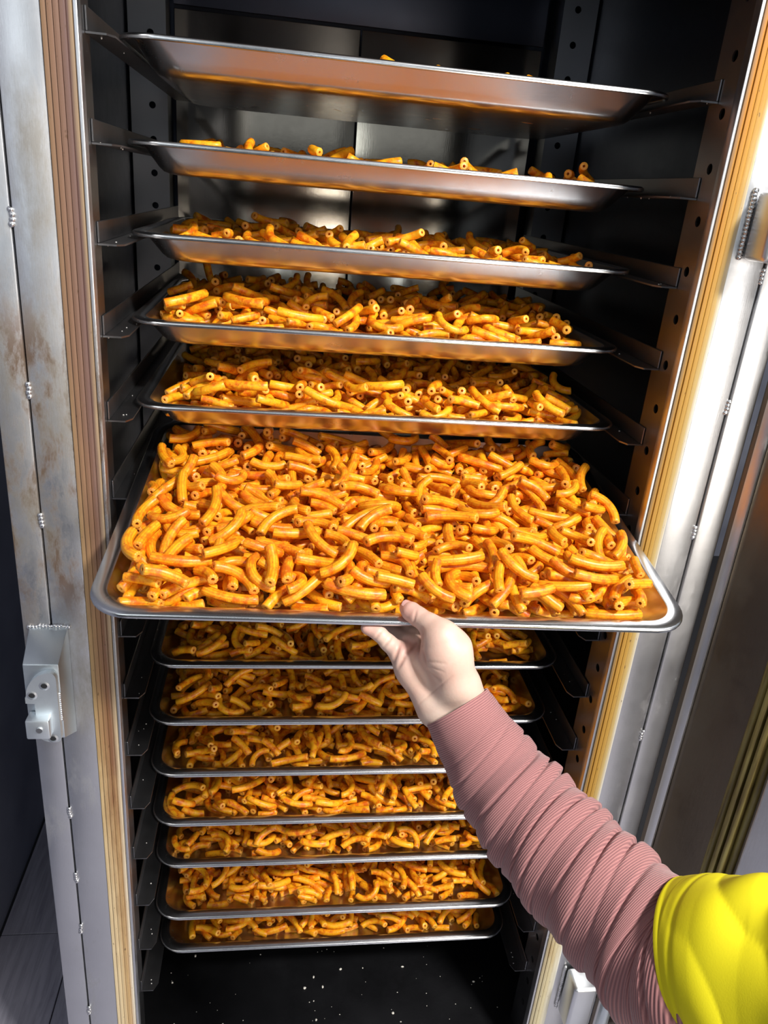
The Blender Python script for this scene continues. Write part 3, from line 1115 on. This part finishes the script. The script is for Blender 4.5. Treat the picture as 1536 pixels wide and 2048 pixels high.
def loft(name, path, nlen, nang, disp, material, parent, turn_in=0.004):
    """path rows: x, y, z, radius; disp(s, theta, frac, ...) -> extra radius; s is the arc length"""
    sp = spline(path, nlen)
    c, r = sp[:, :3], sp[:, 3]
    tang = np.gradient(c, axis=0)
    tang /= np.linalg.norm(tang, axis=1)[:, None]
    s_ = np.concatenate([[0], np.cumsum(np.linalg.norm(np.diff(c, axis=0), axis=1))])
    th = np.linspace(0, 2 * PI, nang, endpoint=False)
    V_ = np.zeros((nlen, nang, 3))
    for i in range(nlen):
        a = np.cross(tang[i], AF)       # seen from the viewer: one side of the arm
        a /= np.linalg.norm(a)
        b_ = np.cross(a, tang[i])       # towards the viewer's side
        rad = r[i] + disp(s_[i], th, i / (nlen - 1))
        V_[i] = c[i] + (np.cos(th)[:, None] * a + np.sin(th)[:, None] * b_) * rad[:, None]
    # turn the first edge inwards
    inn = c[0] + (V_[0] - c[0]) * (1 - turn_in / r[0]) + tang[0] * 0.001
    inn2 = c[6] + (V_[6] - c[6]) * (1 - turn_in / r[6])
    allv = np.concatenate([inn2[None], inn[None], V_], 0)
    m_ = allv.shape[0]
    F_ = []
    for i in range(m_ - 1):
        for k in range(nang):
            j = (k + 1) % nang
            F_.append((i * nang + k, i * nang + j, (i + 1) * nang + j, (i + 1) * nang + k))
    F_.append([(m_ - 1) * nang + k for k in range(nang)])
    o = add_mesh(name, allv.reshape(-1, 3), F_, material, None, True)
    me = o.data
    uv = me.uv_layers.new(name='UVMap')
    vs = np.concatenate([[s_[6], s_[0]], s_])
    vidx = np.zeros(len(me.loops), int)
    me.loops.foreach_get('vertex_index', vidx)
    ring_i, ang_i = vidx // nang, vidx % nang
    uvs = np.stack([ang_i / nang, vs[ring_i]], 1)
    uv.data.foreach_set('uv', uvs.ravel().astype(np.float32))
    o.parent = parent
    o.matrix_parent_inverse = parent.matrix_basis.inverted()
    return o


person = empty('person', tuple(PX(1150, 1700, 0.68)), 'arm of a person in mauve ribbed sleeve and yellow T-shirt, pulling out the tray', 'person')


def TL(x, y, z):
    return TO + ex * x + ey * y + ez * z


def round_cone(P_, a, b_, ra, rb):
    ba = b_ - a
    t_ = np.clip(((P_ - a) @ ba) / (ba @ ba), 0, 1)
    return np.linalg.norm(P_ - a - t_[..., None] * ba, axis=-1) - (ra + t_ * (rb - ra))


def smin(a, b_, k):
    h = np.maximum(k - np.abs(a - b_), 0) / k
    return np.minimum(a, b_) - h * h * k * 0.25


wa, wb2 = PX(884, 1416, 0.742), PX(920, 1381, 0.737)
fa, fb = PX(962, 1520, 0.730), PX(988, 1490, 0.724)
PALM = [
    (wa, fa, 0.0195, 0.0200), (wb2, fb, 0.0190, 0.0190),
    (PX(868, 1415, 0.742), PX(822, 1338, 0.742), 0.0165, 0.0135),
    (PX(822, 1338, 0.742), PX(803, 1307, 0.742), 0.0135, 0.0112),
    (PX(892, 1395, 0.745), PX(816, 1290, 0.758), 0.0185, 0.0105),
    (PX(900, 1390, 0.748), PX(832, 1276, 0.772), 0.0185, 0.0110),
    (PX(915, 1375, 0.742), TL(0.029, 0.026, -0.0450), 0.0195, 0.0105),
    (PX(912, 1362, 0.727), PX(892, 1300, 0.722), 0.0205, 0.0225),
    (PX(892, 1300, 0.722), PX(880, 1272, 0.717), 0.0220, 0.0150),
]
THUMB = [
    (PX(884, 1272, 0.717), PX(860, 1250, 0.7245), 0.0142, 0.0108),
    (PX(860, 1250, 0.7245), PX(836, 1233, 0.7330), 0.0108, 0.0094),
    (PX(836, 1233, 0.7330), PX(822, 1223, 0.7385), 0.0092, 0.0092),
    (PX(822, 1223, 0.7385), PX(813, 1217, 0.7430), 0.0090, 0.0070),
]
PINKY = [
    (PX(800, 1307, 0.741), PX(776, 1285, 0.743), 0.0100, 0.0078),
    (PX(776, 1285, 0.743), PX(758, 1267, 0.744), 0.0080, 0.0072),
    (PX(758, 1267, 0.744), PX(734, 1256, 0.7455), 0.0073, 0.0062),
]
RING = [
    (PX(814, 1290, 0.757), TL(-0.002, 0.031, -0.0410), 0.0098, 0.0084),
    (TL(-0.002, 0.031, -0.0410), TL(-0.014, 0.046, -0.0408), 0.0084, 0.0076),
    (TL(-0.014, 0.046, -0.0408), TL(-0.026, 0.058, -0.0395), 0.0076, 0.0066),
]
MIDDLE = [
    (PX(831, 1276, 0.772), TL(0.009, 0.052, -0.0425), 0.0105, 0.0086),
    (TL(0.009, 0.052, -0.0425), TL(-0.002, 0.070, -0.0410), 0.0086, 0.0078),
    (TL(-0.002, 0.070, -0.0410), TL(-0.014, 0.086, -0.0395), 0.0078, 0.0068),
]
INDEX = [
    (TL(0.029, 0.026, -0.0450), TL(0.023, 0.062, -0.0430), 0.0105, 0.0088),
    (TL(0.023, 0.062, -0.0430), TL(0.014, 0.080, -0.0410), 0.0088, 0.0078),
    (TL(0.014, 0.080, -0.0410), TL(0.004, 0.097, -0.0395), 0.0078, 0.0068),
]
CREASE = [  # thin grooves pressed into the skin: end points and radius
    (PX(842, 1258, 0.703), PX(841, 1298, 0.700), 0.0016), (PX(841, 1298, 0.700), PX(850, 1330, 0.702), 0.0014),
    (PX(838, 1282, 0.725), PX(812, 1310, 0.727), 0.0014), (PX(812, 1310, 0.727), PX(796, 1336, 0.727), 0.0012),
    (PX(787, 1324, 0.733), PX(801, 1287, 0.731), 0.0013),
    (PX(766, 1296, 0.738), PX(785, 1273, 0.737), 0.0009), (PX(750, 1279, 0.740), PX(765, 1260, 0.739), 0.0009),
    (PX(826, 1247, 0.727), PX(833, 1219, 0.724), 0.0008),
    (PX(845, 1322, 0.705), PX(893, 1327, 0.699), 0.0006), (PX(848, 1330, 0.706), PX(890, 1345, 0.701), 0.0005),
    (PX(850, 1338, 0.708), PX(880, 1362, 0.706), 0.0008), (PX(826, 1330, 0.720), PX(850, 1372, 0.721), 0.0010),
    (PX(836, 1410, 0.722), PX(905, 1352, 0.706), 0.0006),
]


def hand_field(P_):
    d = None
    for a, b_, ra, rb in PALM:
        q = round_cone(P_, a, b_, ra, rb)
        d = q if d is None else smin(d, q, 0.012)
    for fingers, k in ((THUMB, 0.006), (PINKY, 0.004), (RING, 0.004), (MIDDLE, 0.004), (INDEX, 0.004)):
        fd = None
        for a, b_, ra, rb in fingers:
            q = round_cone(P_, a, b_, ra, rb)
            fd = q if fd is None else smin(fd, q, 0.003)
        d = smin(d, fd, k)
    return d


def crease_field(P_):
    c = None
    for a, b_, r in CREASE:
        q = round_cone(P_, a, b_, r, r)
        c = q if c is None else np.minimum(c, q)
    return c


def surface_nets(F3, org, h):
    nx, ny, nz = F3.shape
    ins = F3 < 0
    corners = [(i, j, k) for i in (0, 1) for j in (0, 1) for k in (0, 1)]
    sl = lambda A, c: A[c[0]:nx - 1 + c[0], c[1]:ny - 1 + c[1], c[2]:nz - 1 + c[2]]
    nin = sum(sl(ins, c).astype(np.int8) for c in corners)
    act = (nin > 0) & (nin < 8)
    idx = -np.ones(act.shape, int)
    cells = np.argwhere(act)
    idx[act] = np.arange(len(cells))
    acc = np.zeros((len(cells), 3))
    num = np.zeros(len(cells))
    for a in corners:
        for ax in range(3):
            if a[ax]:
                continue
            b_ = list(a)
            b_[ax] = 1
            fa_ = F3[cells[:, 0] + a[0], cells[:, 1] + a[1], cells[:, 2] + a[2]]
            fb_ = F3[cells[:, 0] + b_[0], cells[:, 1] + b_[1], cells[:, 2] + b_[2]]
            m_ = (fa_ < 0) != (fb_ < 0)
            t_ = np.where(m_, fa_ / np.where(m_, fa_ - fb_, 1), 0)
            pt_ = np.array(a, float)[None] + np.eye(3)[ax][None] * t_[:, None]
            acc[m_] += pt_[m_]
            num[m_] += 1
    V_ = org + (cells + acc / num[:, None]) * h
    F_ = []
    for ax in range(3):
        o1, o2 = [(1, 2), (2, 0), (0, 1)][ax]
        A = ins
        s0 = [slice(1, -1)] * 3
        s1 = [slice(1, -1)] * 3
        s0[ax] = slice(0, -1)
        s1[ax] = slice(1, None)
        a_, b_ = A[tuple(s0)], A[tuple(s1)]
        ch = np.argwhere(a_ != b_)
        sign = a_[tuple(ch.T)]
        base = ch + 1
        base[:, ax] -= 1
        e1, e2 = np.eye(3, dtype=int)[o1], np.eye(3, dtype=int)[o2]
        q = [idx[tuple((base - da * e1 - db_ * e2).T)] for da, db_ in ((0, 0), (1, 0), (1, 1), (0, 1))]
        q = np.stack(q, 1)
        q[~sign] = q[~sign][:, ::-1]
        F_.append(q)
    return V_, np.concatenate(F_)


allp = np.array([p for seg in PALM + THUMB + PINKY + RING + MIDDLE + INDEX for p in seg[:2]])
lo, hi = allp.min(0) - 0.032, allp.max(0) + 0.032
hv = 0.0013
dims = np.ceil((hi - lo) / hv).astype(int)
F3 = np.empty(dims, np.float32)
gy3, gz3 = np.meshgrid(np.arange(dims[1]), np.arange(dims[2]), indexing='ij')
for i0 in range(0, dims[0], 12):
    i1 = min(i0 + 12, dims[0])
    II = np.arange(i0, i1)
    P3 = np.empty((len(II), dims[1], dims[2], 3), np.float32)
    P3[..., 0] = (lo[0] + II * hv)[:, None, None]
    P3[..., 1] = lo[1] + gy3 * hv
    P3[..., 2] = lo[2] + gz3 * hv
    F3[i0:i1] = hand_field(P3)
# close the forearm end inside the sleeve
HV, HF = surface_nets(F3.astype(np.float64), lo, hv)
# creases: push the surface in along its normal near each crease line, as seen from the palm side
me_tmp = bpy.data.meshes.new('tmp')
me_tmp.from_pydata(HV.tolist(), [], HF.tolist())
me_tmp.update()
nor = np.zeros(len(HV) * 3)
me_tmp.vertices.foreach_get('normal', nor)
nor = nor.reshape(-1, 3)
toc = CAM - HV
toc /= np.linalg.norm(toc, axis=1)[:, None]
facing = np.clip((nor * toc).sum(1) * 2.2, 0, 1)
pr = np.stack([(HV - CAM) @ AR / ((HV - CAM) @ AF), (HV - CAM) @ AU / ((HV - CAM) @ AF)], 1)
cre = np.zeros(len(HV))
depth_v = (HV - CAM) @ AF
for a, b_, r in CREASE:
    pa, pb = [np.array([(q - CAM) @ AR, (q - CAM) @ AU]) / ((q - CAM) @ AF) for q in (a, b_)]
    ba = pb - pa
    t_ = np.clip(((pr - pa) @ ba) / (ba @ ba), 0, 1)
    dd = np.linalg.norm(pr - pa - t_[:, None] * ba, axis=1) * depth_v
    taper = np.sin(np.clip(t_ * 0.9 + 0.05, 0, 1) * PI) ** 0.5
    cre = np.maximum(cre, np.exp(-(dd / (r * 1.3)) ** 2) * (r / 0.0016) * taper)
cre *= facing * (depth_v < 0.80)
HV = HV - nor * (cre * 0.0021)[:, None]
# a closed forearm and upper arm continue inside the sleeves
bpy.data.meshes.remove(me_tmp)
ARM = [(*PX(940, 1470, 0.728), 0.028), (*PX(1060, 1630, 0.700), 0.037), (*PX(1200, 1790, 0.645), 0.041), (*PX(1300, 1890, 0.605), 0.042),
       (*PX(1370, 1940, 0.575), 0.045), (*PX(1500, 1975, 0.545), 0.047), (*PX(1720, 2010, 0.50), 0.050)]
sp = spline(ARM, 40)
n0 = len(HV)
av, af = [], []
tg = np.gradient(sp[:, :3], axis=0)
for i in range(40):
    t_ = tg[i] / np.linalg.norm(tg[i])
    a = np.cross(t_, AF)
    a /= np.linalg.norm(a)
    b_ = np.cross(a, t_)
    for k in range(24):
        an = 2 * PI * k / 24
        av.append(sp[i, :3] + (a * math.cos(an) + b_ * math.sin(an)) * sp[i, 3])
for i in range(39):
    for k in range(24):
        j = (k + 1) % 24
        af.append([n0 + i * 24 + k, n0 + i * 24 + j, n0 + (i + 1) * 24 + j, n0 + (i + 1) * 24 + k])
body_v = np.concatenate([HV, np.array(av)])
body_f = HF.tolist() + af + [[n0 + k for k in range(24)], [n0 + 39 * 24 + k for k in range(24)][::-1]]
body = add_mesh('body', body_v, body_f, M_SKIN, None, True)
fl_ = np.zeros(len(body_v))
for c_, rad in ((PX(732, 1255, 0.743), 0.016), (PX(812, 1220, 0.738), 0.017), (PX(840, 1262, 0.735), 0.012), (PX(806, 1296, 0.735), 0.012), (PX(822, 1285, 0.74), 0.014)):
    fl_ = np.maximum(fl_, np.exp(-(np.linalg.norm(body_v - c_, axis=1) / rad) ** 2) * 0.5)
at_ = body.data.attributes.new('flush', 'FLOAT', 'POINT')
at_.data.foreach_set('value', fl_.astype(np.float32))
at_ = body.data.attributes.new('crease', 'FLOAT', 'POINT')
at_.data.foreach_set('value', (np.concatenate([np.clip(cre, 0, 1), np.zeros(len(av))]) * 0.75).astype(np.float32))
mod = body.modifiers.new('smooth', 'SMOOTH')
mod.factor = 0.5
mod.iterations = 3
body.parent = person
body.matrix_parent_inverse = person.matrix_basis.inverted()

# thumb nail: small curved plate on the far upper side of the thumb tip
nb = bmesh.new()
ta, tb_ = PX(824, 1224, 0.7385), PX(811, 1216, 0.7435)
ax_ = (tb_ - ta) / np.linalg.norm(tb_ - ta)
up_ = np.array(AU) * 0.88 + np.array(AR) * 0.10 - np.array(AF) * 0.42
up_ -= ax_ * (up_ @ ax_)
up_ /= np.linalg.norm(up_)
sd_ = np.cross(ax_, up_)
grid = []
for i in range(9):
    row = []
    for j in range(9):
        u = i / 8
        w_ = (j / 8 - 0.5) * 2
        ang = w_ * 0.85
        r = 0.0091 - 0.0014 * u + 0.0001
        wd = math.sqrt(max(1 - max(0, (u - 0.75) / 0.25) ** 2 * 0.8, 0.05))
        ang *= wd
        p_ = ta + ax_ * (0.0005 + 0.0105 * u) + up_ * (r * math.cos(ang)) + sd_ * (r * math.sin(ang))
        row.append(nb.verts.new(tuple(p_)))
    grid.append(row)
for i in range(8):
    for j in range(8):
        nb.faces.new((grid[i][j], grid[i + 1][j], grid[i + 1][j + 1], grid[i][j + 1]))
nl = bm_obj('thumbnail', nb, M_NAIL, None, angle=2)
nl.parent = person
nl.matrix_parent_inverse = person.matrix_basis.inverted()

# mauve ribbed sleeve
SL = [(*PX(914, 1413, 0.738), 0.0340), (*PX(952, 1478, 0.731), 0.0390), (*PX(1000, 1556, 0.718), 0.0455), (*PX(1050, 1622, 0.700), 0.0490), (*PX(1120, 1703, 0.672), 0.0515),
      (*PX(1203, 1790, 0.640), 0.0530), (*PX(1290, 1878, 0.608), 0.0550), (*PX(1345, 1935, 0.585), 0.0570), (*PX(1420, 1975, 0.56), 0.057), (*PX(1500, 1990, 0.545), 0.056)]


def sleeve_disp(s_, th, fr):
    amp = 0.0046 * np.clip((s_ - 0.030) / 0.06, 0, 1) + 0.0004
    side = np.clip(0.70 + 0.35 * np.sin(th - 0.3) + 0.25 * np.cos(th), 0.30, 1.15)
    ph = s_ / 0.0168 + 0.75 * np.sin(th + 1.0) + 0.30 * math.sin(s_ * 41) + 0.14 * np.sin(2 * th + s_ * 70)
    q = np.abs(np.sin(PI * ph))
    rid = 1.0 - 1.55 * np.exp(-(q / 0.33) ** 2) - 0.45
    ph2 = s_ / 0.051 + 0.45 * np.cos(th + 1.1)
    return amp * side * rid * (0.75 + 0.35 * np.sin(2 * PI * ph2)) + 0.0014 * np.sin(2 * PI * ph2) * np.clip(s_ / 0.1, 0, 1)


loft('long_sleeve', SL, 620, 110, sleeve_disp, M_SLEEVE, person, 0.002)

# yellow T-shirt sleeve
YL = [(*PX(1400, 1938, 0.572), 0.0620), (*PX(1428, 1938, 0.565), 0.0632), (*PX(1470, 1943, 0.552), 0.0636), (*PX(1540, 1960, 0.535), 0.0640), (*PX(1640, 1995, 0.515), 0.0680), (*PX(1780, 2010, 0.49), 0.0760), (*PX(1900, 2020, 0.47), 0.078)]


def yellow_disp(s_, th, fr):
    on = np.clip((s_ - 0.016) / 0.035, 0, 1)
    ph = s_ / 0.0265 + 0.75 * np.sin(th + 0.2) + 0.20 * np.sin(2 * th + 0.6 + 22 * s_) + 0.3 * math.sin(s_ * 45)
    rid = (np.abs(np.sin(PI * ph)) ** 0.8 - 0.6) * (0.65 + 0.35 * np.cos(th - 0.9))
    hem = 0.0008 * math.exp(-((s_ - 0.001) / 0.002) ** 2) - 0.0006 * math.exp(-((s_ - 0.022) / 0.0012) ** 2)
    ph2 = s_ / 0.058 - 0.9 * np.sin(th - 0.6)
    return on * (0.0058 * rid + 0.0030 * np.sin(2 * PI * ph2)) + hem + 0.0016 * np.sin(3 * th + 14 * s_) * on


loft('tshirt_sleeve', YL, 300, 120, yellow_disp, M_YELLOW, person, 0.002)
